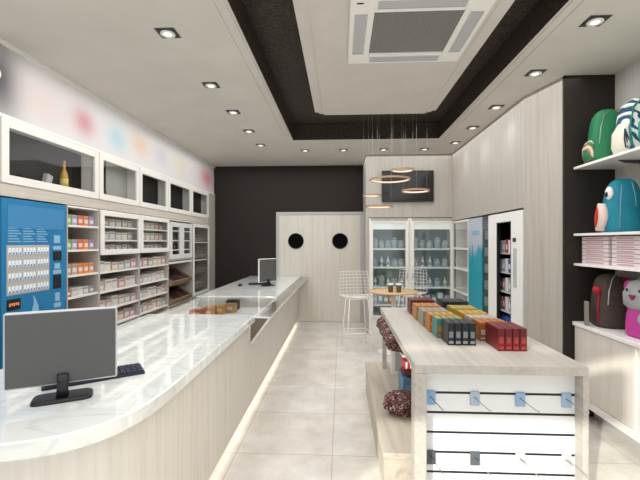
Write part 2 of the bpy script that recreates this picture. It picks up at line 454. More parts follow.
# ------------------------------------------------------------------ left wall: sign band
M_sign = mat('sign_print', '#d8d5d4', .45)
def sign_mat():
    t, p = nt(M_sign)
    tc = t.nodes.new('ShaderNodeTexCoord'); sp = t.nodes.new('ShaderNodeSeparateXYZ'); t.links.new(tc.outputs['Object'], sp.inputs[0])
    prev = None
    base = t.nodes.new('ShaderNodeRGB'); base.outputs[0].default_value = lin('#dedbdb'); prev = base.outputs[0]
    # soft printed colour blots: (y, z, radius_y, radius_z, colour, strength)
    for y, z, ry, rz, c, st in ((2.88, 2.84, .26, .42, '#424146', 1.0), (3.35, 2.80, .34, .25, '#d8c5bb', .6), (3.88, 2.80, .22, .17, '#c0485c', .65),
                                (4.46, 2.79, .25, .17, '#8ec6d6', .6), (5.00, 2.83, .28, .18, '#dfb27c', .6), (5.6, 2.82, .30, .18, '#b9aec6', .5),
                                (6.25, 2.82, .32, .17, '#d6cf9a', .5), (7.55, 2.83, .45, .22, '#cf5066', .7)):
        def mth(op, a, b=None):
            n = t.nodes.new('ShaderNodeMath'); n.operation = op
            for i, v in enumerate((a, b)):
                if v is None: continue
                if isinstance(v, (int, float)): n.inputs[i].default_value = v
                else: t.links.new(v, n.inputs[i])
            return n.outputs[0]
        dy = mth('DIVIDE', mth('SUBTRACT', sp.outputs['Y'], y), ry); dz = mth('DIVIDE', mth('SUBTRACT', sp.outputs['Z'], z), rz)
        d = mth('ADD', mth('MULTIPLY', dy, dy), mth('MULTIPLY', dz, dz))
        g = mth('MULTIPLY', mth('POWER', 2.718, mth('MULTIPLY', d, -1.6)), st)
        mx = t.nodes.new('ShaderNodeMix'); mx.data_type = 'RGBA'
        t.links.new(g, mx.inputs['Factor']); t.links.new(prev, mx.inputs[6]); mx.inputs[7].default_value = lin(c)
        prev = mx.outputs[2]
    t.links.new(prev, p.inputs['Base Color'])
    t.links.new(prev, p.inputs['Emission Color']); p.inputs['Emission Strength'].default_value = .03   # faint glow added to brighten the band
sign_mat()
sg = thing('sign_board', 'long pale sign band with soft coloured blots above the left wall cabinets', 'sign', (0, 0, 0))
part('panel', MB().box(-2.598, -2.57, .85, 7.98, 2.58, 3.098), M_sign, sg)
fc = bpy.data.curves.new('letter_curve', 'FONT'); fc.body = 'D'; fc.size = .13; fc.extrude = .003
fo = bpy.data.objects.new('tmp_letter', fc); COL.objects.link(fo)
fm = bpy.data.meshes.new_from_object(fo.evaluated_get(bpy.context.evaluated_depsgraph_get())); bpy.data.objects.remove(fo)
fm.materials.append(M_white)
le = bpy.data.objects.new('letter', fm); COL.objects.link(le); le.parent = sg
le.location = (-2.566, 2.80, 2.82); le.rotation_euler = (PI/2, 0, PI/2); le['label'] = 'white letter'

# ------------------------------------------------------------------ left wall: upper cabinets
XF = -2.555
cabs = [(2.88, 4.10), (4.105, 4.945), (4.95, 5.795), (5.80, 6.715), (6.72, 7.615)]
desc = ['wide glass fronted upper cabinet holding a gold bottle, above the blue vending machine',
        'upper cabinet with a light interior and a dark bottle, beside the wide one',
        'upper cabinet with dark glass, third from the viewer along the left wall',
        'upper cabinet with dark glass above the narrow double glass doors',
        'upper cabinet with dark glass nearest the brown back wall']
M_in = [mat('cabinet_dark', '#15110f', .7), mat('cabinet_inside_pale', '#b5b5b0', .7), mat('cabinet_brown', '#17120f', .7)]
for i, (y0, y1) in enumerate(cabs):
    t = thing('upper_cabinet', desc[i], 'cabinet', (-2.75, (y0+y1)/2, 2.047), 0, 'upper wall cabinets')
    zb, zt = 2.047, 2.55
    b = MB(); b.box(-2.98, -2.96, y0, y1, zb, zt); b.box(-2.96, XF-.02, y0, y1, zb, zb+.03); b.box(-2.96, XF-.02, y0, y1, zt-.03, zt)
    b.box(-2.96, XF-.02, y0, y0+.02, zb+.03, zt-.03); b.box(-2.96, XF-.02, y1-.02, y1, zb+.03, zt-.03)
    part('carcass', b, M_cab, t)
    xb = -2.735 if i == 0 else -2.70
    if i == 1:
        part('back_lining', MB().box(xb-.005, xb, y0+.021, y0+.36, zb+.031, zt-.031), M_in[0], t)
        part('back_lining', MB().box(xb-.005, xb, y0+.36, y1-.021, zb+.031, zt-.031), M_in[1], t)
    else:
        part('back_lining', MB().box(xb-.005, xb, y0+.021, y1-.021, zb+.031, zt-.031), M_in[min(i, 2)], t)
    f = part('door_frame', MB().frame('x', XF-.018, XF+.004, y0+.006, y1-.006, zb+.006, zt-.004, .065), M_cab, t, .004)
    part('pane', MB().box(XF-.012, XF-.008, y0+.07, y1-.07, zb+.07, zt-.068), G_door, f)
part_band = solo('cabinet_fascia', MB().box(-2.98, XF-.004, .85, 7.615, 1.952, 2.046), M_band, 'taupe wooden fascia strip running between upper and lower wall cabinets', 'fascia')
# what stands inside
def bottle(name, loc, h, r, mats, label, cat, group=None):
    loc = (loc[0], loc[1], loc[2]+.0008)
    t = thing(name, label, cat, loc, 0, group)
    part('body', MB().lathe([(r*.9, 0), (r, .01), (r, h*.5), (r*.8, h*.6), (r*.36, h*.72), (r*.34, h*.9)], n=16), mats[0], t, local=True)
    part('label_band', MB().lathe([(r*1.03, h*.15), (r*1.03, h*.42)], n=16), mats[1], t, local=True)
    part('cap', MB().lathe([(r*.4, h*.88), (r*.42, h*.99), (r*.3, h)], n=12), mats[2], t, local=True)
    return t
bottle('bottle', (-2.65, 3.70, 2.078), .30, .035, (mat('gold_bottle', '#c79a3c', .25), mat('gold_label', '#e5c86d', .4), M_copper), 'gold bottle standing in the wide upper cabinet', 'bottle')
b = MB(); mt = rot(-2.66, 3.47, 2.09, 0, -.3); b.box(-.02, .02, -.035, .035, 0, .125, mt)
b.mi = 1; b.box(.0195, .021, -.025, .025, .03, .1, mt)
solo('gift_box', b, [mat('silver_box', '#b4b6b3', .3), M_lgrey], 'small silver box leaning beside the gold bottle in the wide upper cabinet', 'box')
bottle('bottle', (-2.64, 4.33, 2.078), .16, .025, (mat('dark_bottle', '#29231f', .2), mat('dark_label', '#75553b', .5), M_black), 'short dark bottle in the pale second upper cabinet', 'bottle')
b = MB(); b.box(-2.68, -2.63, 4.235, 4.285, 2.078, 2.14); b.mi = 1; b.box(-2.6305, -2.6295, 4.245, 4.275, 2.09, 2.13)
solo('small_box', b, [mat('olive_box', '#4d4636', .6), M_lgrey], 'small olive box beside the short dark bottle in the second upper cabinet', 'box')

# ------------------------------------------------------------------ blue vending machine in the left wall
vm = thing('vending_machine', 'blue vending machine with a grid of selection buttons built into the left wall', 'vending machine', (-2.77, 3.24, 0))
M_vb = noisy('vending_blue', '#1d76a8', '#237eb0', 3, .35); M_vb2 = mat('vending_print', '#3f86b6', .5); M_vl = mat('vending_panel', '#b6b3ae', .5); M_btn = mat('vending_button', '#eef3f7', .3)
M_txt = mat('vending_lines', '#8fbcd8', .5); M_bb = mat('button_blue', '#2f86c4', .4)
part('body', MB().box(-2.97, -2.575, 2.88, 3.6, .02, 1.94), M_lgrey, vm)
part('front_door', MB().box(-2.575, -2.553, 2.885, 3.598, .04, 1.938), M_vb, vm, .004)
part('picture_panel', MB().box(-2.553, -2.550, 2.935, 3.56, 1.71, 1.89), M_vb2, vm)
part('button_board', MB().box(-2.553, -2.549, 2.925, 3.372, 1.185, 1.575), M_vl, vm, label='grey button board')
for r in range(4):
    for g in range(3):
        for k in range(4):
            z = 1.53-r*.1; y = 2.938+g*.148+k*.033; b = MB()
            b.box(-2.549, -2.545, y, y+.024, z-.028, z+.025); b.mi = 1; b.box(-2.545, -2.5444, y+.004, y+.020, z-.026, z-.012)
            part('button', b, [M_btn, M_bb], vm)
b = MB()
for g in range(3):
    for k in range(6):
        b.box(-2.553, -2.5505, 2.94+g*.146, 2.94+g*.146+.125-.02*((k*7+g*3) % 3), 1.60+k*.021, 1.608+k*.021)
part('instruction_lines', b, M_txt, vm)
sl = MB()
part('bill_slot', MB().box(-2.553, -2.545, 3.425, 3.52, 1.435, 1.515), M_black, vm, label='black slot')
part('card_slot', MB().box(-2.553, -2.545, 3.425, 3.515, 1.185, 1.305), M_black, vm, label='black slot')
for y0, y1, z0, z1 in ((3.43, 3.505, 1.59, 1.66), (3.42, 3.52, 1.53, 1.565), (3.435, 3.505, 1.36, 1.41), (3.42, 3.52, 1.315, 1.35), (3.445, 3.50, 1.07, 1.145), (3.43, 3.515, 1.015, 1.055)):
    part('sticker', MB().box(-2.553, -2.548, y0, y1, z0, z1), M_txt, vm)
dsp = part('coin_display', MB().box(-2.553, -2.546, 2.93, 3.055, 1.07, 1.155), M_black, vm, label='black display with orange digits')
b = MB()
for k in range(5): b.box(-2.546, -2.545, 2.945+k*.02, 2.957+k*.02, 1.10+.006*(k % 2), 1.125)
part('digits', b, mat('digits_orange', '#d98048', .4, emit=.6), dsp)
b = MB(); b.extrude_x([(3.17, 1.0), (3.255, 1.0), (3.25, 1.06), (3.215, 1.13), (3.19, 1.16), (3.2, 1.1)], -2.553, -2.551)
part('swoosh_print', b, M_txt, vm)

# ------------------------------------------------------------------ left wall: lower shelving units
def carcass(t, y0, y1, shelves, z0=.08, z1=1.945, sides=.014, depth=-2.97):
    b = MB(); b.box(depth, depth+.012, y0, y1, z0, z1)
    part('back_panel', b, M_cabin, t)
    for ya in (y0, y1-sides):
        part('side_panel', MB().box(depth+.012, XF, ya, ya+sides, z0, z1), [M_cabin], t)
    b = MB()
    part('plinth', MB().box(depth, XF-.05, y0, y1, 0, z0), M_cab, t)
    part('top_panel', MB().box(depth+.012, XF, y0+sides, y1-sides, z1-.016, z1), M_cab, t)
    for z in shelves:
        part('shelf', MB().box(depth+.012, XF+.003, y0+sides, y1-sides, z-.018, z), M_cab, t)
PALE = {'pale grey': '#c6c0ba', 'cream': '#dcd3c5', 'pinkish': '#d0beb6', 'dusty rose': '#c9a5a2', 'grey green': '#b3b9b0', 'beige': '#d2bda8'}
PROTO = {}
def pack_proto(cname, hexc, w, d, h):
    key = (cname, w, d, h)
    if key not in PROTO:
        b = MB(); b.box(-d/2, d/2, -w/2, w/2, 0, h); b.mi = 1; b.box(d/2, d/2+.001, -w*.36, w*.36, h*.25, h*.62); b.mi = 2; b.box(d/2, d/2+.001, -w*.42, w*.42, h*.72, h*.86)
        PROTO[key] = _mesh('pack', b, [mat('pack_'+cname.replace(' ', '_'), hexc, .5), mat('pack_label', '#d9d4cd', .5), mat('pack_stripe', '#8e8a88', .5)], None, .003)
    return PROTO[key]
def put_pack(mesh, name, loc, label, cat, group, rotz=0):
    o = bpy.data.objects.new(name, mesh); COL.objects.link(o); o.location = (loc[0], loc[1], loc[2]+.0008); o.rotation_euler = (0, 0, rotz)
    o['label'] = label; o['category'] = cat; o['group'] = group
    return o
# narrow cubby column
t = thing('shelf_unit', 'narrow open shelf unit with green and orange packs next to the blue vending machine', 'shelf unit', (-2.77, 3.855, 0))
sh = [1.762, 1.525, 1.283, 1.075, .86, .64]
carcass(t, 3.605, 4.10, sh)
ROWN = ['top shelf', 'second shelf', 'third shelf', 'fourth shelf', 'fifth shelf', 'sixth shelf']
cols = [[('lime green', '#7cb83a'), ('lilac', '#a79bc2'), ('red orange', '#dd6a35'), ('orange', '#e38a3d'), ('mauve', '#9b86b4')]]*2 + \
       [[('taupe', '#a8998b'), ('tan', '#b9a28c'), ('bright orange', '#e58342'), ('orange', '#e07a3a'), ('apricot', '#dd9159')],
        [('brick', '#b26c5c'), ('pale grey', '#c9c9c7'), ('white', '#d9d9d6'), ('silver', '#b5b7b8'), ('grey', '#8f9092')]]
for r in range(4):
    for k, (cn, hx) in enumerate(cols[r]):
        h = (.10, .10, .105, .075)[r]
        put_pack(pack_proto(cn, hx, .078, .17, h), 'pack', (-2.665, 3.66+k*.088, sh[r]), '%s pack, %s from the left on the %s of the narrow unit' % (cn, ORD[k], ROWN[r]), 'pack', 'packs in the narrow shelf unit')
# two wide bays with a glass door above open shelves
for bi, (y0, y1) in enumerate(((4.105, 4.945), (4.95, 5.795))):
    bay = ('first bay', 'second bay')[bi]
    t = thing('display_cabinet', '%s of pale packs, framed glass door above open shelves, %s' % (('nearer bay', 'farther bay')[bi], ('beside the narrow unit', 'beside the double glass doors')[bi]), 'cabinet', (-2.77, (y0+y1)/2, 0), 0, 'glass door bays')
    op = [1.277, 1.065, .87, .68, .48]
    carcass(t, y0, y1, [1.775, 1.625, 1.475]+op)
    f = part('door', MB().frame('x', XF+.004, XF+.024, y0+.004, y1-.004, 1.462, 1.938, .055), M_cab, t, .004)
    part('pane', MB().box(XF+.012, XF+.016, y0+.058, y1-.058, 1.516, 1.884), G_door, f)
    for r, z in enumerate((1.775, 1.625, 1.475)):
        for k in range(6):
            cn = random.choice(list(PALE)); h = random.choice((.085, .095))
            put_pack(pack_proto(cn, PALE[cn], .11, .16, h), 'pack', (-2.70, y0+.09+k*.131, z), '%s pack behind the glass door of the %s, %s row, %s from left' % (cn, bay, ('upper', 'middle', 'lower')[r], ORD[k]), 'pack', 'packs behind the glass doors')
    for r, z in enumerate(op[:4]):
        for k in range(6):
            cn = random.choice(list(PALE)); h = random.choice((.09, .1, .115))
            if r == 0 and k == 5: cn = 'dusty rose'
            put_pack(pack_proto(cn, PALE[cn], .118, .2, h), 'pack', (-2.70+.02*random.random(), y0+.09+k*.131, z), '%s pack on %s open shelf of the %s, %s from left' % (cn, ORD[r], bay, ORD[k]), 'pack', 'packs on the open shelves of the two bays')
# double glass doors above two tilted wooden trays
y0, y1 = 5.80, 6.715
t = thing('display_cabinet', 'cabinet with narrow double glass doors above tilted wooden trays', 'cabinet', (-2.77, (y0+y1)/2, 0))
carcass(t, y0, y1, [1.78, 1.63, 1.485, 1.335, .64])
part('drawer', MB().box(-2.9, XF+.006, y0+.018, y1-.018, 1.268, 1.30), M_cab, t)
part('drawer_gap', MB().box(-2.9, XF-.01, y0+.018, y1-.018, 1.30, 1.317), M_dgrey, t)
for k in range(2):
    a = y0+.01+k*.45; bb = a+.445
    f = part('door', MB().frame('x', XF+.004, XF+.022, a, bb, 1.34, 1.90, (.09, .09, .07, .07)), mat('pale_grey_lacquer', '#dededb', .4), t, .004)
    part('pane', MB().box(XF+.01, XF+.014, a+.088, bb-.088, 1.412, 1.828), G_door, f)
for r, z in enumerate((1.63, 1.485)):
    for k in range(4):
        bottle('bottle', (-2.72, y0+.15+k*.2, z), .125, .03, (mat('slate_bottle', '#8d9fa8', .3), mat('orange_label', '#c98a4b', .5), M_white),
               'small slate bottle behind the narrow double doors, %s row, %s from left' % (('upper', 'lower')[r], ORD[k]), 'bottle', 'bottles behind the double doors')
M_tray = wood('tray_wood', '#9b8468', '#ad967a', '#84705a', (4, 30, 30))
for r, z in enumerate((1.02, .74)):
    mt = rot(-2.72, (y0+y1)/2, z, 0, 0, .5)
    b = MB(); b.box(-.19, .19, -.40, .40, 0, .015, mt); b.box(.175, .19, -.40, .40, .015, .085, mt); b.box(-.19, .175, -.40, -.385, .015, .085, mt); b.box(-.19, .175, .385, .40, .015, .085, mt)
    tl = ('upper', 'lower')[r]
    solo('tray', b, M_tray, '%s tilted wooden tray of dark packs under the double glass doors' % tl, 'tray', 'tilted wooden trays')
    for k in range(4):
        for q in range(2):
            bq = MB(); bq.box(-.07, .07, -.075, .075, .017, .075, mt @ Matrix.Translation((-.085+q*.165, -.28+k*.187, 0)))
            solo('pack', bq, [mat('maroon_pack', '#4a2420', .5)] if (k+q) % 2 else [mat('dark_pack', '#2d1f1c', .5)], '%s pack in the %s row of the %s wooden tray, %s from left' % (('maroon' if (k+q) % 2 else 'dark brown'), ('back', 'front')[q], tl, ORD[k]), 'pack', 'packs in the wooden trays', bevel=.004)
# tall glass door with tilted trays
y0, y1 = 6.72, 7.615
t = thing('display_cabinet', 'tall glass door cabinet with tilted grey display shelves next to the brown wall', 'cabinet', (-2.77, (y0+y1)/2, 0))
carcass(t, y0, y1, [1.60, 1.28])
f = part('door', MB().frame('x', XF+.004, XF+.024, y0+.03, y1-.03, .66, 1.915, .055), M_cab, t, .004)
part('pane', MB().box(XF+.012, XF+.016, y0+.083, y1-.083, .714, 1.862), G_door, f)
M_gtray = mat('grey_tray', '#a39e96', .5)
for r, z in enumerate((1.69, 1.40, 1.10, .82)):
    mt = rot(-2.75, (y0+y1)/2, z, 0, 0, .55)
    b = MB(); b.box(-.16, .16, -.36, .36, 0, .015, mt); b.box(.145, .16, -.36, .36, .015, .06, mt)
    for k in range(5):
        b.box(-.12, .10, -.33+k*.135, -.22+k*.135, .015, .055, mt)
    part('tilted_shelf', b, M_gtray, t)

# ------------------------------------------------------------------ service counter
def curve(off):
    # front edge of the worktop, left to right, then straight to the back; off = inset
    P = [(-2.55, 1.235), (-1.9, 1.235), (-1.45, 1.245), (-1.25, 1.262), (-1.13, 1.292), (-1.005, 1.345), (-.915, 1.42), (-.855, 1.52), (-.82, 1.64), (-.805, 1.78), (-.80, 1.95)]
    # smooth by Catmull-Rom
    Q = []
    for i in range(len(P)-1):
        p0, p1, p2, p3 = P[max(i-1, 0)], P[i], P[i+1], P[min(i+2, len(P)-1)]
        for k in range(5):
            t = k/5
            Q.append(tuple(.5*((2*p1[j])+(-p0[j]+p2[j])*t+(2*p0[j]-5*p1[j]+4*p2[j]-p3[j])*t*t+(-p0[j]+3*p1[j]-3*p2[j]+p3[j])*t**3) for j in (0, 1)))
    Q.append(P[-1])
    if off:
        R = []
        for i, q in enumerate(Q):
            a = Q[max(i-1, 0)]; bb = Q[min(i+1, len(Q)-1)]
            dx, dy = bb[0]-a[0], bb[1]-a[1]; l = math.hypot(dx, dy)
            R.append((q[0]-dy/l*off, q[1]+dx/l*off))
        Q = R
    return Q
ct = thing('service_counter', 'long service counter with curved end, white marble top and pale wood front', 'counter', (-1.3, 4.0, 0))
ZT, ZB = .92, .854
YW0, YW1 = 3.70, 4.92
XBK = -1.82
top = curve(0)+[(-.80, YW0), (XBK, YW0), (XBK, 2.0), (-2.55, 2.0)]
part('worktop', MB().prism(top, ZB, ZT), M_marble, ct, .006, label='white marble worktop')
base = curve(.05)+[(-.855, YW0-.01), (XBK+.03, YW0-.01), (XBK+.03, 1.97), (-2.55, 1.97)]
part('base_panel', MB().prism(base, .07, ZB), M_panel, ct)
kick = curve(.10)+[(-.93, 7.97), (XBK+.08, 7.97), (XBK+.08, 1.92), (-2.55, 1.92)]
part('plinth', MB().prism(kick, 0, .07), M_cabin, ct)
part('led_strip', MB().box(-.905, -.872, 1.95, 7.9, .058, .069), M_led, ct)
part('worktop', MB().box(XBK, -.80, YW1, 7.98, ZB, ZT), M_marble, ct, .006, label='white marble worktop')
part('base_panel', MB().box(XBK+.03, -.855, YW1+.005, 7.97, .07, ZB), M_panel, ct)
part('base_panel', MB().box(XBK+.03, -.855, YW0-.01, YW1+.005, .07, .655), M_panel, ct)
part('display_tray', MB().box(XBK+.03, -.87, YW0, YW1, .655, .79).box(XBK+.03, XBK+.05, YW0, YW1, .79, .9), M_whitegloss, ct)
part('case_fill', MB().box(XBK+.1, -.9, YW0+.004, YW0+.02, .845, .853), M_led, ct)  # hidden glowing strip added to brighten the bay interior
part('glass_top', MB().box(XBK, -.80, YW0+.003, YW1-.003, .908, .918), glass('bay_glass', (.99, .995, .99, 1), 1.22), ct)
# flaring front of the display, its end closed by a brown triangle
M_tri = mat('brown_end', '#7d6f63', .6)
yA, yB2 = YW0+.02, 7.96
w = MB(); w.extrude_y([(-.853, .655), (-.835, .655), (-.66, .885), (-.68, .885)], yA, yB2)
part('flared_front', w, M_panel, ct)
part('end_panel', MB().extrude_y([(-.853, .665), (-.835, .665), (-.672, .882), (-.853, .882)], yA+.012, yA+.022), M_tri, ct, label='brown triangular end panel')
tr = MB(); tr.extrude_y([(-.845, .645), (-.835, .645), (-.652, .895), (-.664, .895)], yA-.004, yA+.012); tr.box(-.853, -.652, yA-.004, yA+.012, .884, .897)
part('end_trim', tr, M_white, ct)
part('flare_glass', MB().box(-.80, -.652, yA, yB2, .897, .905), G_counter, ct)
# boxes lying in the display bay
bx = [('red orange', '#b4562e', -1.54, 4.22, .085), ('orange', '#c07a35', -1.45, 4.33, .09), ('amber', '#c99a52', -1.37, 4.45, .095), ('tan', '#b89668', -1.28, 4.56, .1), ('black', '#2c2c30', -1.30, 4.76, .115)]
for k, (cn, hx, x, y, h) in enumerate(bx):
    b = MB(); b.box(-.07, .07, -.055, .055, 0, h); b.mi = 1; b.box(-.045, .045, -.0555, -.05, h*.3, h*.75)
    solo('product_box', b, [mat('bay_'+cn.replace(' ', '_'), hx, .45), mat('bay_label', '#d8c8a8', .5)], '%s box in the glass bay of the counter' % cn, 'box', 'boxes in the counter bay', loc=(x, y, .79+.0008), local=True, bevel=.002)

# ------------------------------------------------------------------ monitors and keyboards
def monitor(loc, rz, w, h, label, bez, name='computer_monitor'):
    t = thing(name, label, 'monitor', loc, rz)
    # local: the back faces -Y
    part('casing', MB().box(-w/2, w/2, 0, .028, .062, .062+h), bez, t, .006, local=True)
    part('back_cover', MB().box(-w/2+.007, w/2-.007, -.006, .001, .07, .055+h), M_grey, t, .003, local=True)
    part('screen', MB().box(-w/2+.012, w/2-.012, .028, .030, .075, .05+h), M_blackgl, t, local=True)
    part('neck', MB().loft([(.012, 0, -.022, .024, .014, 4), (.06, 0, -.018, .021, .013, 4), (.11, 0, -.012, .022, .012, 4)], 16), M_black, t, local=True)
    part('base', MB().loft([(0, 0, 0, w*.27, .062, 6), (.009, 0, 0, w*.27, .062, 6), (.016, 0, 0, w*.25, .05, 6)], 24), M_black, t, local=True)
    return t
def keyboard(loc, rz, w, label):
    t = thing('keyboard', label, 'keyboard', loc, rz)
    part('tray', MB().extrude_x([(-.066, 0), (.066, 0), (.066, .022), (-.066, .012)], -w/2, w/2), mat('navy_black', '#191c2b', .4), t, .003, local=True)
    b = MB()
    for r in range(5):
        for k in range(16):
            x = -w/2+.014+k*(w-.02)/16; y = -.058+r*.0235
            b.box(x, x+(w-.02)/16-.004, y, y+.019, .012+(y+.066)*.0758, .021+(y+.066)*.0758)
    part('keys', b, mat('key_caps', '#2b2f44', .45), t, local=True)
monitor((-1.208, 1.68, ZT), math.radians(30), .42, .322, 'computer monitor seen from its grey back on the curved near end of the counter', mat('silver_bezel', '#c6c9ca', .35))
keyboard((-1.225, 1.935, ZT), math.radians(37), .44, 'dark keyboard lying behind the near monitor on the marble')
monitor((-1.13, 6.15, ZT), math.radians(52), .36, .36, 'computer monitor with white edge on the far end of the counter', M_white)
keyboard((-1.30, 6.35, ZT), math.radians(20), .36, 'black keyboard beside the far monitor')
t = solo('computer_mouse', MB().loft([(0, 0, 0, .03, .05, 2.4), (.018, 0, 0, .03, .05, 2.4), (.032, 0, .005, .018, .032, 2.2), (.036, 0, .006, .008, .016, 2)], 18), M_black, 'black computer mouse left of the far keyboard', 'mouse', loc=(-1.56, 6.12, ZT), local=True)

# ------------------------------------------------------------------ back wall: television and glass cabinets
tv = thing('television', 'black wall mounted television above the glass cabinets', 'television', (1.155, 7.05, 2.3))
part('frame', MB().frame('y', 7.0, 7.04, .712, 1.6, 2.30, 2.838, .014), M_black, tv)
part('screen', MB().box(.726, 1.586, 7.006, 7.03, 2.314, 2.824), mat('tv_screen', '#1d1b1a', .12), tv)
part('mount', MB().box(1.05, 1.25, 7.03, 7.05, 2.45, 2.65), M_dgrey, tv)
M_cool = mat('cabinet_backing_grey', '#a9b5b6', .5)
gc = [(.49, 1.195, 'left tall glass door cabinet behind the round table'), (1.2, 1.965, 'right tall glass door cabinet behind the round table')]
SH = [1.49, 1.165, .815, .5]
for ci, (x0, x1, lab) in enumerate(gc):
    t = thing('glass_cabinet', lab, 'cabinet', ((x0+x1)/2, 7.27, 0), 0, 'tall glass cabinets')
    b = MB(); b.box(x0, x1, 7.50, 7.53, 0, 2.02); part('back_panel', b, M_cool, t)
    for xa in (x0, x1-.03): part('side_panel', MB().box(xa, xa+.03, 7.06, 7.50, 0, 2.02), M_cab, t)
    part('header', MB().box(x0+.03, x1-.03, 7.06, 7.48, 1.96, 2.02), M_wall, t)
    part('light_box', MB().box(x0+.035, x1-.035, 7.075, 7.30, 1.825, 1.955), mat('light_box', '#f4f2ee', .4, emit=.25), t)
    for z in SH: part('shelf', MB().box(x0+.03, x1-.03, 7.09, 7.50, z-.03, z), M_whitegloss, t)
    part('base_panel', MB().box(x0+.03, x1-.03, 7.065, 7.50, .0, .26), M_cab, t)
    part('bottom_shelf', MB().box(x0+.03, x1-.03, 7.09, 7.50, .26, .29), M_whitegloss, t)
    f = part('door', MB().frame('y', 7.04, 7.065, x0+.02, x1-.02, .27, 1.96, (.05, .05, .04, .02)), M_cab, t, .003)
    part('pane', MB().box(x0+.068, x1-.068, 7.05, 7.054, .31, 1.94), G_teal, f)
    part('handle', MB().tube([((x1-.045) if ci == 0 else (x0+.045), 7.03, .95), ((x1-.045) if ci == 0 else (x0+.045), 7.03, 1.15)], .007, 8), M_steel, f)
    side = ('left', 'right')[ci]
    items = []
    for si, z in enumerate([SH[0], SH[1], SH[2]]):
        nm = ('top shelf', 'second shelf', 'third shelf')[si]
        for k in range(5):
            x = x0+.12+k*(x1-x0-.24)/4
            if (si, k) in ((1, 1), (1, 2)) or (si == 2 and k % 2 == 0):
                bottle('bottle', (x, 7.22, z), .19 if si == 1 else .16, .03, (mat('white_bottle', '#e4e6e6', .3), mat('greyblue_label', '#9fb2bd', .5), M_lgrey), 'white bottle on the %s of the %s glass cabinet, %s from left' % (nm, side, ORD[k]), 'bottle', 'bottles in the glass cabinets')
            else:
                t2 = thing('jar', 'grey jar on the %s of the %s glass cabinet, %s from left' % (nm, side, ORD[k]), 'jar', (x, 7.24, z+.0008), 0, 'jars in the glass cabinets')
                hh = .10+.05*((k+si) % 3 == 0)
                part('body', MB().lathe([(.05, 0), (.058, .01), (.058, hh*.8), (.045, hh)], n=16), mat('smoke_jar', ('#a9b4b8'), .25), t2, local=True)
                part('lid', MB().lathe([(.048, hh), (.048, hh+.022), (.015, hh+.03), (.015, hh+.045)], n=16), M_lgrey, t2, local=True)
    BC = [('white', '#d8dad8'), ('lilac', '#a8aac6'), ('sage', '#9fae8f'), ('coral', '#cf7d74'), ('pale blue', '#a2bfcb'), ('grey', '#8a9396')]
    for k in range(6):
        cn, hx = BC[(k+ci*2) % 6]; h = (.17, .2, .16)[k % 3]
        x = x0+.11+k*(x1-x0-.22)/5
        b = MB(); b.box(-.045, .045, -.05, .05, 0, h); b.mi = 1; b.box(-.03, .03, -.051, -.049, h*.3, h*.7)
        solo('carton', b, [mat('carton_'+cn.replace(' ', '_'), hx, .5), M_white], '%s carton on the lowest visible shelf of the %s glass cabinet' % (cn, side), 'carton', 'cartons in the glass cabinets', loc=(x, 7.2, .5+.0008), local=True)

# ------------------------------------------------------------------ right wall: corner shelf, poster machine, white machine
t = thing('corner_shelf', 'narrow open white shelf unit in the corner beside the teal poster', 'shelf unit', (2.15, 6.6, 0))
part('back_panel', MB().box(2.36, 2.4, 6.17, 7.03, 0, 1.95), M_cabin, t)
for ya in (6.17, 7.0): part('side_panel', MB().box(1.925 if ya < 6.5 else 1.98, 2.36, ya, ya+.03, 0, 1.95), M_cab, t)
part('top_panel', MB().box(1.925, 2.36, 6.2, 7.0, 1.92, 1.95), M_cab, t)
for z in (1.51, 1.175, .80, .42, .1): part('shelf', MB().box(1.925, 2.36, 6.2, 7.0, z-.03, z), M_whitegloss, t)
part('front_pane', MB().box(1.93, 1.936, 6.2, 7.0, .1, 1.92), G_door, t)

t = thing('poster_machine', 'vending machine covered by a teal and white poster beside a dark glass strip', 'vending machine', (2.15, 5.73, 0))
part('body', MB().box(1.96, 2.4, 5.29, 6.165, 0, 1.95), M_dgrey, t)
M_post = mat('poster_print', '#1d9fb4', .4)
def poster():
    tt, p = nt(M_post)
    tc = tt.nodes.new('ShaderNodeTexCoord'); sp = tt.nodes.new('ShaderNodeSeparateXYZ'); tt.links.new(tc.outputs['Object'], sp.inputs[0])
    mp = tt.nodes.new('ShaderNodeMapping'); mp.inputs['Scale'].default_value = (1, 14, 1.2); tt.links.new(tc.outputs['Object'], mp.inputs[0])
    n = tt.nodes.new('ShaderNodeTexNoise'); n.inputs['Scale'].default_value = 1.6; n.inputs['Detail'].default_value = 4; tt.links.new(mp.outputs[0], n.inputs['Vector'])
    ma = tt.nodes.new('ShaderNodeMath'); ma.operation = 'MULTIPLY_ADD'; ma.inputs[1].default_value = .75; tt.links.new(n.outputs['Fac'], ma.inputs[0]); tt.links.new(sp.outputs['Z'], ma.inputs[2])
    r = tt.nodes.new('ShaderNodeValToRGB'); r.color_ramp.elements[0].position = .0; r.color_ramp.elements[0].color = lin('#139aaf'); r.color_ramp.elements[1].position = 1.0; r.color_ramp.elements[1].color = lin('#b9bfcb')
    mr = tt.nodes.new('ShaderNodeMapRange'); mr.inputs[1].default_value = 1.83; mr.inputs[2].default_value = 1.93; tt.links.new(ma.outputs[0], mr.inputs[0]); tt.links.new(mr.outputs[0], r.inputs[0])
    tt.links.new(r.outputs[0], p.inputs['Base Color'])
poster()
pp = part('poster', MB().box(1.925, 1.96, 5.58, 6.16, .3, 1.945), M_post, t)
b = MB()
for k, (a, hgt) in enumerate(((5.70, .07), (5.78, .055), (5.85, .065), (5.93, .06))):
    b.frame('x', 1.9235, 1.925, a, a+.055, 1.70, 1.70+hgt, .014)
part('poster_lettering', b, mat('poster_cyan', '#4fb3c4', .5), pp)
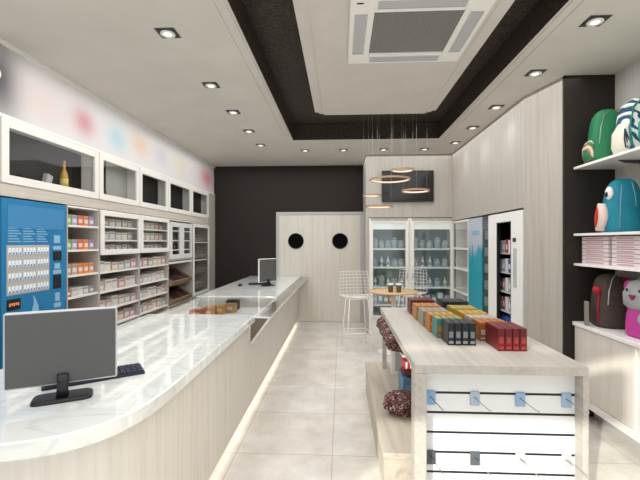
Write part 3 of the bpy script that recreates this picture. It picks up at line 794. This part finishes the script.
part('glass_strip', MB().box(1.935, 1.95, 5.295, 5.575, .25, 1.945), M_blackgl if False else mat('slate_glass', '#39454a', .15), t, label='dark glass strip')
for r in range(5):
    part('print', MB().box(1.932, 1.935, 5.36, 5.50, .75+r*.22, .87+r*.22), mat('slate_print', '#6d7679', .4), t)

t = thing('vending_machine', 'white vending machine with a tall dark opening showing shelves of packs', 'vending machine', (2.1, 4.8, 0))
fr = MB(); X0 = 1.905
fr.box(X0, 1.94, 4.325, 4.60, 0, 1.94); fr.box(X0, 1.94, 5.0, 5.285, 0, 1.94); fr.box(X0, 1.94, 4.60, 5.0, 1.83, 1.94); fr.box(X0, 1.94, 4.60, 5.0, 0, .45)
part('front_frame', fr, M_whitegloss, t)
part('cabinet_shell', MB().box(2.30, 2.4, 4.33, 5.28, 0, 1.94).box(1.94, 2.30, 4.33, 4.42, 0, 1.94).box(1.94, 2.30, 5.16, 5.28, 0, 1.94).box(1.94, 2.3, 4.42, 5.16, 1.86, 1.94).box(1.94, 2.3, 4.42, 5.16, 0, .42), mat('machine_black', '#121114', .35), t)
part('opening_liner', MB().box(X0-.003, 1.94, 4.985, 5.004, .44, 1.84).box(X0-.003, 1.94, 4.597, 4.605, .44, 1.84).box(X0-.003, 1.94, 4.605, 4.985, 1.825, 1.834), M_black, t)
shz = [.55, .78, 1.01, 1.24, 1.47]
for z in shz: part('shelf', MB().box(1.95, 2.30, 4.42, 5.16, z-.015, z), M_lgrey, t)
part('keypad', MB().box(X0-.006, X0, 4.47, 4.54, 1.60, 1.645), M_black, t, label='black display')
part('selection_panel', MB().box(X0-.004, X0, 4.45, 4.53, 1.10, 1.53), M_lgrey, t)
VC = [('red', '#b33c38'), ('white', '#d9dbdd'), ('amber', '#c98a45'), ('blue', '#3a62a5'), ('silver', '#a9b0b6')]
for r, z in enumerate(shz):
    for k in range(8):
        cn, hx = VC[(1, 0, 4, 1, 2, 3, 1, 4)[(k+r*3) % 8]] if r != 0 else ('blue', '#2f5aa8')
        b = MB(); b.box(-.05, .05, -.033, .033, 0, .14+.01*(k % 3)); b.mi = 1; b.box(-.051, -.049, -.02, .02, .04, .10)
        solo('snack_pack', b, [mat('snack_'+cn, hx, .4), mat('snack_white', '#e3e3e3', .4)], '%s pack on the %s shelf of the white vending machine, %s from left' % (cn, ('lowest', 'second', 'third', 'fourth', 'top')[r], ORD[7-k]), 'pack', 'packs in the white vending machine', loc=(2.03, 4.475+k*.085, z+.0008), local=True)

# ------------------------------------------------------------------ round table, cups, wire stools
tb = thing('round_table', 'round bar table with pale wood top in front of the glass cabinets', 'table', (.765, 5.9, 0))
part('tabletop', MB().lathe([(.33, .862), (.355, .866), (.36, .876), (.355, .885), (.0, .885)], n=40), mat('birch', '#cfae84', .5), tb, local=True)
part('column', MB().lathe([(.03, .02), (.03, .862)], n=16), M_white, tb, local=True)
part('base', MB().lathe([(.24, 0), (.24, .012), (.05, .03)], n=32), M_white, tb, local=True)
for k, x in enumerate((.705, .82)):
    t = thing('coffee_cup', 'brown paper cup with %s on the round table' % ('no lid rim visible, the left one' if False else ('pale rim, left of the pair', 'white lid, right of the pair')[k]), 'cup', (x, 5.74, .885), 0, 'paper cups on the round table')
    part('cup', MB().lathe([(.030, 0), (.036, .05), (.043, .105)], n=20), mat('kraft_brown', '#6d5a44', .6), t, local=True)
    part('lid', MB().lathe([(.045, .104), (.046, .114), (.040, .124), (.034, .125)], n=20), M_white, t, local=True)

def wire_stool(loc, rz, label):
    t = thing('wire_stool', label, 'bar stool', loc, rz, 'white wire bar stools')
    # local: seat faces +Y, backrest at -Y
    H0 = .78
    def P(u, v):   # u across -1..1, v 0 (seat front) .. 1 (back top)
        wd = .215*(1+.10*math.sin(PI*v))
        if v < .5: y = .20-.40*(v/.5); z = H0-.015*math.sin(PI*v/.5)
        else:
            q = (v-.5)/.5; y = -.20-.06*q; z = H0+.36*q
        if v < .5: z += .02*u*u
        else: y += .07*u*u
        return (wd*u, y, z)
    b = MB(); NV, NU = 14, 9
    for i in range(NU):
        u = -1+2*i/(NU-1); b.tube([P(u, k/24) for k in range(25)], .0032, 5)
    for k in range(NV+1):
        b.tube([P(-1+2*i/12, k/NV) for i in range(13)], .0032, 5)
    part('wire_shell', b, M_white, t, local=True)
    for sx in (-1, 1):
        for sy in (-1, 1):
            part('leg', MB().tube([(sx*.14, sy*.13, H0-.03), (sx*.2, sy*.2, 0)], .008, 7), M_white, t, local=True)
    b = MB(); A = [(sx*.182, sy*.179, .25) for sx, sy in ((-1, -1), (1, -1), (1, 1), (-1, 1))]
    for i in range(4): b.tube([A[i], A[(i+1) % 4]], .007, 7)
    part('footrest', b, M_white, t, local=True)
    b = MB(); A = [(sx*.14, sy*.13, H0-.03) for sx, sy in ((-1, -1), (1, -1), (1, 1), (-1, 1))]
    for i in range(4): b.tube([A[i], A[(i+1) % 4]], .007, 7)
    part('seat_frame', b, M_white, t, local=True)
wire_stool((.24, 6.09, 0), PI+.2, 'white wire bar stool left of the round table, before the double doors')
wire_stool((1.12, 6.52, 0), 2.75, 'white wire bar stool behind the round table, its grid back against the glass cabinets')

# ------------------------------------------------------------------ display table with slat end
GX0, GX1, GY0, GY1, GZ = .408, 1.345, 2.245, 4.2, .92
gt = thing('display_table', 'long pale wood display table whose near end is a white slat panel with hooks', 'display table', (.87, 3.2, 0))
part('top_board', MB().box(GX0, GX1, GY0, 2.93, GZ-.05, GZ), M_top, gt, .003)
part('top_board', MB().box(GX0, GX1, 2.932, GY1, GZ-.05, GZ), M_top, gt, .003)
part('end_board', MB().box(GX0, GX0+.067, GY0, GY0+.105, 0, GZ-.05), M_top, gt, .003)
part('end_board', MB().box(GX1-.03, GX1, GY0, GY0+.105, 0, GZ-.05), M_top, gt, .003)
part('rear_leg', MB().box(GX0+.02, GX0+.06, GY1-.07, GY1-.02, 0, GZ-.05), M_top, gt)
part('rear_leg', MB().box(GX1-.06, GX1-.02, GY1-.07, GY1-.02, 0, GZ-.05), M_top, gt)
part('middle_panel', MB().box(.84, .87, GY0+.36, GY1-.05, .3, GZ-.05), M_cab, gt)
part('under_shelf', MB().box(GX0+.07, .84, 3.15, GY1-.08, .70, .715), M_cab, gt)
M_slat = mat('slat_white', '#e0e1e2', .45)
YS = GY0+.08
zs = [.738-.1135*i for i in range(7)]
sp = MB(); edges = [GZ-.05]+zs+[0.0]
for a, c in zip(edges, edges[1:]):
    sp.box(GX0+.067, GX1-.03, YS, YS+.018, c+.007 if c else 0, a-.007 if a != GZ-.05 else a)
part('slat_panel', sp, M_slat, gt)
gv = MB()
for z in zs: gv.box(GX0+.067, GX1-.03, YS+.003, YS+.02, z-.007, z+.007)
gv.box(GX0+.067, GX1-.03, YS+.018, YS+.022, 0, GZ-.05)
part('groove', gv, M_black, gt)
# low stepped platform
part('platform', MB().box(.26, GX1-.03, 2.48, 4.36, .262, .30), M_plat, gt, .003)
part('platform_base', MB().box(.268, GX1-.04, 2.50, 4.34, 0, .262), M_plat, gt)
# hooks with price plates
def hook(x, z, hx, label):
    t = thing('display_hook', label, 'hook', (x, YS-.001, z), 0, 'hooks on the slat panel')
    part('plate', MB().box(-.026, .026, -.010, 0.0, -.068, .012), mat('plate_'+hx.strip('#'), hx, .4), t, .002, local=True)
    part('prong', MB().tube([(-.004, -.008, -.02), (.02, -.09, -.035), (.035, -.145, -.043), (.036, -.15, -.033)], .0028, 6), M_steel, t, local=True)
HX = [GX0+.105, GX0+.353, GX0+.605, GX0+.858]
for i, x in enumerate(HX):
    hook(x, zs[0], ('#7fa6c9', '#a5b5c8', '#8aa9c8', '#9bb3cc')[i], 'blue plated steel hook in the upper slat row, %s from left' % ORD[i])
for i, x in enumerate(HX):
    hook(x, zs[3], ('#4a4f57', '#565c64', '#b9bcbf', '#b5b8ba')[i], '%s plated steel hook in the lower slat row, %s from left' % (('charcoal', 'charcoal', 'white', 'white')[i], ORD[i]))

# product boxes standing on the table in two lanes
def product(loc, w, d, h, ms, label, group):
    t = thing('product_box', label, 'box', loc, 0, group)
    part('carton', MB().box(-w/2, w/2, -d/2, d/2, 0, h), ms[0], t, .002, local=True)
    part('front_label', MB().box(-w*.32, w*.32, -d/2-.0012, -d/2+.001, h*.34, h*.62).box(-w*.36, w*.36, -d/2-.001, -d/2+.001, h*.08, h*.2), ms[1], t, local=True)
    part('top_label', MB().box(-w*.3, w*.3, -d*.36, d*.36, h-.001, h+.0012), ms[2], t, local=True)
LANES = [
 # x0, x1, near y, depth, height, (carton, label, top), colour word, place
 (.70, .885, 2.67, .165, .135, ('#22252b', '#9aa0a5', '#3a3e45'), 'black', 'nearest of the left lane'),
 (.675, .865, 2.87, .15, .125, ('#4d9a8f', '#d99a3e', '#d9b53c'), 'teal', 'behind the black boxes'),
 (.665, .865, 3.05, .16, .12, ('#d97f2e', '#e8c94a', '#e3b62c'), 'orange', 'behind the teal boxes'),
 (.655, .865, 3.25, .2, .115, ('#a9a79b', '#d7c25a', '#b9b6a8'), 'grey', 'in the middle of the left lane'),
 (.65, .865, 3.50, .2, .115, ('#d48a34', '#e9d9b0', '#d9a648'), 'amber', 'behind the grey boxes'),
 (.65, .875, 3.78, .2, .125, ('#7a1f26', '#b99a86', '#8d3036'), 'dark red', 'farthest of the left lane'),
 (.975, 1.155, 2.545, .22, .13, ('#7d161c', '#a4423f', '#8e2027'), 'dark red', 'nearest of the right lane'),
 (.95, 1.15, 2.80, .16, .115, ('#c9702a', '#e6dcc0', '#d58a35'), 'orange', 'behind the red boxes'),
 (.95, 1.15, 2.99, .16, .112, ('#c9bda8', '#b05a6e', '#e0d6c2'), 'cream', 'behind the orange boxes'),
 (.945, 1.15, 3.18, .18, .112, ('#d8a52c', '#ece2c4', '#e0bd45'), 'yellow', 'in the middle of the right lane'),
 (.94, 1.15, 3.42, .2, .11, ('#c4ab4a', '#ded6b8', '#d8c266'), 'mustard', 'behind the yellow boxes'),
 (.93, 1.16, 3.70, .22, .125, ('#22282b', '#7d8487', '#30383b'), 'black', 'farthest of the right lane')]
def deep(h):
    c = lin(h)
    return (c[0]*.62, c[1]*.62, c[2]*.62, 1)
for gi, (x0, x1, y, d, h, cc, cn, wh) in enumerate(LANES):
    w = (x1-x0)/4
    ms = [mat('%s box %d %d' % (cn, gi, q), deep(c), .4) for q, c in enumerate(cc)]
    for k in range(4):
        product((x0+w*(k+.5), y+d/2, GZ+.0008), w-.004, d, h*1.08, ms, '%s box %s on the display table, %s from left' % (cn, wh, ORD[k]), '%s boxes %s' % (cn, wh))

# goods under the table
def lump(spec_fn, seed, n=26, m=14):
    rnd = random.Random(seed); b = MB(); R = []
    for i in range(m+1):
        r = []
        for k in range(n):
            r.append(spec_fn(i/m, 2*PI*k/n, rnd))
        R.append(r)
    return b.rings(R)
def pouch(c, rx, ry, rz, seed, rag=.12):
    def fn(t, a, rnd):
        q = -PI/2+PI*t; s = max(math.cos(q), .03)**.7
        j = 1+rag*(rnd.random()-.5)*2+.06*math.sin(5*a+seed)
        return (c[0]+rx*s*j*math.cos(a), c[1]+ry*s*j*math.sin(a), c[2]+rz*(math.sin(q)*1.0)*(1+.5*rag*(rnd.random()-.5)))
    return lump(fn, seed)
solo('tweed_cushion', pouch((.465, 3.06, .383), .14, .15, .074, 3), M_tweed, 'burgundy tweed cushion lying on the low platform of the display table', 'cushion')
for k, y in enumerate((3.98, 3.73, 3.48, 3.25)):
    solo('tweed_bag', pouch((.45, y, .793), .095, .10, .07, 11+k), M_tweed, ['burgundy tweed bag under the far end of the display table top', 'burgundy tweed bag second from the far end under the table top', 'burgundy tweed bag third from the far end under the table top', 'burgundy tweed bag nearest the viewer under the table top'][k], 'bag', 'tweed bags under the table top')
t = thing('white_crate', 'white upright crate standing on the platform under the tweed bags', 'crate', (.56, 4.05, .3))
part('shell', MB().box(.50, .515, 3.95, 4.12, .301, .66).box(.64, .655, 3.95, 4.12, .301, .66).box(.515, .64, 3.95, 3.96, .301, .66).box(.515, .64, 4.11, 4.12, .301, .66).box(.515, .64, 3.96, 4.11, .301, .311), M_white, t)
part('front_panel', MB().box(.53, .625, 3.944, 3.95, .34, .6), M_lgrey, t)
b = MB(); b.box(.505, .70, 3.28, 3.55, .301, .485); b.mi = 1; b.box(.52, .68, 3.279, 3.281, .34, .44)
solo('gift_box', b, [mat('slate_blue_box', '#5d89a6', .5), mat('slate_blue_label', '#7fa5bd', .5)], 'slate blue box behind the tweed cushion on the low platform', 'box', bevel=.003)
solo('folded_scarf', pouch((.59, 3.41, .517), .085, .12, .03, 31, .06), mat('dark_red_cloth', '#6a2e30', .9), 'dark red folded cloth lying on the slate blue box', 'cloth')
b = MB(); b.box(.52, .68, 3.33, 3.50, .55, .615)
b.mi = 1
for k in range(4): b.box(.53+k*.038, .548+k*.038, 3.329, 3.331, .555, .61)
solo('striped_box', b, [mat('red_box', '#b9383f', .5), M_white], 'red and white striped box on the dark red cloth under the table', 'box', bevel=.003)

# ------------------------------------------------------------------ right niche: low cabinet, shelves, bags
NX = 2.13
lc = thing('low_cabinet', 'low pale wood cabinet with white top under the bag shelves', 'cabinet', (2.33, 2.4, 0))
part('countertop', MB().box(NX-.012, 2.498, .5, 3.785, .84, .875), M_whitegloss, lc, .003)
part('carcass', MB().box(NX+.02, 2.49, .51, 3.775, .17, .84), M_cab, lc)
part('plinth', MB().box(2.30, 2.49, .52, 3.77, 0, .17), M_lgrey, lc)
part('bottom_rail', MB().box(NX-.004, NX+.02, .51, 3.775, .165, .225), M_cab, lc)
ys = [3.772, 2.995, 2.19, 1.385, .58]
for a, c in zip(ys, ys[1:]):
    part('door', MB().box(NX, NX+.018, c+.02, a-.004, .23, .835), M_panel, lc, .002)
    part('stile', MB().box(NX+.006, NX+.02, c-.004, c+.02, .195, .84), M_cab, lc)
for k, (z, lab) in enumerate(((2.285, 'top white wall shelf holding patterned backpacks'), (1.677, 'middle white wall shelf under the blue fish bag'), (1.407, 'lower white wall shelf under the stacks of pink boxes'))):
    t = thing('wall_shelf', lab, 'shelf', (2.33, 2.4, z-.02), 0, 'white shelves in the niche')
    part('board', MB().box(NX, 2.498, .5, 3.787, z-.022, z), M_whitegloss, t, .002)
    for y in (3.35, 2.2, 1.0): part('bracket', MB().extrude_y([(2.24, z-.022), (2.498, z-.022), (2.498, z-.075), (2.46, z-.055), (2.3, z-.045)], y, y+.02), M_dgrey, t)
M_pk = mat('pink_print', '#c4989e', .5)
for s, (y0, y1) in enumerate(((3.40, 3.76), (3.05, 3.36), (2.70, 3.01))):
    for k in range(7):
        z = 1.407+k*.0345
        b = MB(); b.box(2.19, 2.43, y0, y1, z+.0005, z+.031); b.mi = 1; b.box(2.1885, 2.1905, y0+.06, y1-.06, z+.008, z+.022)
        b.box(2.21, 2.43, y0-.001, y0+.001, z+.008, z+.022)
        solo('flat_box', b, [mat('blush_box', '#e6d6d6', .5), M_pk], 'flat pink box, %s from bottom in the %s stack on the lower niche shelf' % (ORD[k], ('farthest', 'middle', 'nearest')[s]), 'box', 'flat pink boxes on the lower niche shelf', bevel=.002)

def leafy(name, a, b_, c):
    m = mat(name, a, .6); t, p = nt(m)
    tc = t.nodes.new('ShaderNodeTexCoord'); mp = t.nodes.new('ShaderNodeMapping'); mp.inputs['Rotation'].default_value = (.6, .3, 0); mp.inputs['Scale'].default_value = (1, 1, 2.2)
    w = t.nodes.new('ShaderNodeTexWave'); w.inputs['Scale'].default_value = 5; w.inputs['Distortion'].default_value = 6; w.inputs['Detail'].default_value = 1
    r = t.nodes.new('ShaderNodeValToRGB'); r.color_ramp.interpolation = 'CONSTANT'
    r.color_ramp.elements[0].color = lin(a); r.color_ramp.elements[1].position = .55; r.color_ramp.elements[1].color = lin(b_)
    e = r.color_ramp.elements.new(.85); e.color = lin(c)
    t.links.new(tc.outputs['Object'], mp.inputs[0]); t.links.new(mp.outputs[0], w.inputs['Vector']); t.links.new(w.outputs['Fac'], r.inputs[0]); t.links.new(r.outputs[0], p.inputs['Base Color'])
    return m
def bag_body(d, w, h, taper=.75, e=3.2):
    # front faces -X ; d along X, w along Y
    sp = []
    for t, s in ((0, .86), (.02, .94), (.08, 1), (.35, 1.0), (.6, .97), (.78, .9), (.88, .8), (.95, .62), (.985, .4), (1, .12)):
        k = s*(1-(1-taper)*t*.5)
        sp.append((h*t, 0, 0, d/2*k, w/2*k, e))
    return MB().loft(sp, 28)
def strap(pts, r=.012): return MB().tube(pts, r, 8)
# green backpack
g = thing('backpack', 'green backpack with a small front pocket on the top niche shelf', 'backpack', (2.29, 3.6, 2.286), -.25)
M_g = mat('bag_green', '#1f7a4f', .6)
part('body', bag_body(.25, .27, .46), M_g, g, local=True)
part('front_pocket', MB().loft([(.02, -.12, 0, .02, .085, 3), (.06, -.125, 0, .035, .09, 3), (.15, -.125, 0, .035, .09, 3), (.19, -.12, 0, .02, .07, 3), (.2, -.11, 0, .01, .05, 3)], 20), leafy('pocket_print', '#2c8257', '#d86a5a', '#cfd6c0'), g, local=True, label='pocket with red and white print')
part('zip', MB().tube([(-.09, -.148, .14), (-.075, -.140, .28), (-.045, -.118, .38), (0, -.085, .42)], .004, 6), mat('pale_zip', '#9fb8a2', .4), g, local=True)
part('handle', strap([(.06, 0, .40), (.09, 0, .46), (.12, 0, .46), (.13, 0, .36)]), mat('tan_strap', '#b08a45', .6), g, local=True)
part('shoulder_strap', strap([(.10, -.07, .38), (.16, -.075, .30), (.165, -.075, .12), (.11, -.07, .05)]), mat('tan_strap'), g, local=True)
# leaf print backpack
g = thing('backpack', 'white leaf patterned backpack with a cream pocket between green and teal bags', 'backpack', (2.34, 3.30, 2.286), -.1)
part('body', bag_body(.26, .28, .45), leafy('leaf_print', '#e9ebe2', '#2d7f78', '#243a66'), g, local=True)
part('front_pocket', MB().loft([(.02, -.12, -.02, .03, .08, 2.6), (.07, -.12, -.02, .045, .10, 2.6), (.18, -.12, -.02, .045, .09, 2.6), (.25, -.11, -.02, .02, .05, 2.6)], 20), mat('bag_cream', '#e8e4d3', .6), g, local=True, label='cream pocket')
for k in range(3): part('pocket_stripe', MB().tube([(-.14+.02*k, -.118+.01*k, .04), (-.15+.015*k, -.117, .11), (-.14, -.105, .19)], .005, 6), mat('stripe_navy', '#2a3a4a', .6), g, local=True)
part('piping', MB().tube([(-.10, -.125, .05), (-.115, -.12, .2), (-.08, -.11, .36), (0, -.07, .43)], .008, 6), mat('teal_trim', '#2a8f84', .6), g, local=True)
part('handle', strap([(.05, 0, .41), (.08, 0, .47), (.12, 0, .46), (.12, 0, .36)]), mat('tan_strap'), g, local=True)
# teal backpack
g = thing('backpack', 'plain teal backpack at the right end of the top niche shelf', 'backpack', (2.33, 2.92, 2.286), .0)
part('body', bag_body(.27, .29, .46), mat('bag_teal', '#17917f', .6), g, local=True)
part('front_pocket', MB().loft([(.02, -.13, 0, .03, .10, 3), (.07, -.145, 0, .05, .11, 3), (.18, -.145, 0, .05, .11, 3), (.22, -.13, 0, .02, .08, 3)], 20), mat('bag_teal'), g, local=True)
part('handle', strap([(.05, 0, .42), (.08, 0, .48), (.12, 0, .47), (.12, 0, .36)]), mat('tan_strap'), g, local=True)
# blue bag with a fish face
g = thing('backpack', 'blue fish shaped bag with open red mouth and white eye on the middle shelf', 'backpack', (2.31, 3.42, 1.678), -.28)
part('body', bag_body(.28, .28, .445, .62), noisy('bag_blue', '#0e7c93', '#14869c', 12, .6), g, local=True)
mt = rot(-.14, -.03, .125, 0, 0, .06)
b = MB(); A = 24
def lens(r1, r2, x0, x1): return [[mt @ Vector((x, r1*math.cos(2*PI*k/A)*abs(math.cos(2*PI*k/A)), r2*math.sin(2*PI*k/A))) for k in range(A)] for x in (x0, x1)]
b.rings(lens(.055, .115, .03, -.045)); part('mouth_rim', b, mat('mouth_cream', '#e6cfc4', .6), g, local=True, label='cream lips')
b = MB(); b.rings(lens(.037, .085, -.04, -.052)); part('mouth', b, mat('mouth_red', '#c2302a', .6), g, local=True, label='red open mouth')
b = MB(); b.ball((-.105, -.06, .32), .03, .045, .055); ey = part('eye', b, M_white, g, local=True, label='white eye')
part('pupil', MB().ball((-.13, -.075, .31), .012, .018, .022), M_black, ey, local=True)
part('seam', MB().tube([(-.06, -.139, .03), (-.055, -.137, .2), (-.04, -.118, .38)], .003, 6), mat('pale_thread', '#8cb7bf', .5), g, local=True)
part('seam', MB().tube([(.05, -.140, .2), (.045, -.13, .3), (.03, -.112, .4)], .003, 6), mat('pale_thread'), g, local=True)
g = thing('red_bag', 'dark red rounded bag peeking in at the right end of the middle shelf', 'bag', (2.34, 2.98, 1.678))
part('body', bag_body(.24, .24, .42), mat('bag_crimson', '#7d1a2a', .6), g, local=True)
part('handle', strap([(.0, -.04, .40), (.0, -.03, .46), (.0, .03, .46), (.0, .04, .40)], .008), mat('bag_crimson'), g, local=True)
# brown bag
g = thing('backpack', 'dark brown bag with a red ball nose on the low white topped cabinet', 'backpack', (2.31, 3.58, .876), -.2)
part('body', bag_body(.25, .29, .45), noisy('bag_brown', '#453a36', '#4d413d', 30, .8), g, local=True)
part('nose', MB().ball((-.115, -.07, .315), .036, .036, .036), mat('red_felt', '#a8202c', .7), g, local=True, label='red ball')
part('side_panel', MB().loft([(.02, .11, 0, .045, .15, 3.5), (.1, .12, 0, .05, .155, 3.5), (.34, .11, 0, .05, .14, 3.5), (.42, .09, 0, .03, .09, 3)], 20), mat('red_panel', '#8a1f2b', .7), g, local=True, label='dark red back panel')
part('zip', MB().tube([(-.07, -.163, .2), (-.06, -.157, .32), (-.02, -.125, .42), (.03, -.06, .455)], .005, 6), M_lgrey, g, local=True)
part('strap', MB().tube([(-.105, -.08, .30), (-.115, -.09, .15), (-.11, -.09, .02)], .011, 8), mat('red_panel'), g, local=True)
part('tag', MB().box(-.19, -.17, -.06, .0, .0, .21), mat('grey_tag', '#8d877d', .7), g, .003, local=True, label='grey side flap')
# grey and pink bag
g = thing('backpack', 'pink and grey animal face bag on the low cabinet', 'backpack', (2.34, 3.15, .876), .15)
part('body', bag_body(.27, .30, .27, .95, 2.8), mat('bag_pink', '#c23f97', .7), g, local=True)
part('head', MB().loft([(.19, -.01, 0, .09, .12, 2.4), (.24, -.02, 0, .125, .165, 2.4), (.33, -.02, 0, .13, .17, 2.4), (.41, -.01, 0, .10, .14, 2.3), (.45, 0, 0, .05, .07, 2)], 24), noisy('felt_grey', '#a3a5a5', '#abadac', 30, .85), g, local=True, label='grey head')
for s in (-1, 1): part('ear', MB().ball((-.02, s*.16, .37), .035, .05, .055), mat('bag_pink'), g, local=True, label='pink ear')
part('nose', MB().extrude_x([(-.028, .325), (.028, .325), (0, .285)], -.165, -.135), mat('nose_plum', '#8a2460', .6), g, local=True)
for s in (-1, 1): part('eye', MB().ball((-.148, s*.055, .36), .008, .009, .011), M_black, g, local=True)
part('paw', MB().ball((-.125, -.07, .15), .035, .045, .05), mat('felt_grey'), g, local=True)
part('shoulder_strap', strap([(.10, -.1, .26), (.15, -.12, .18), (.13, -.12, .02)], .013), mat('ochre_strap', '#c98a35', .6), g, local=True)
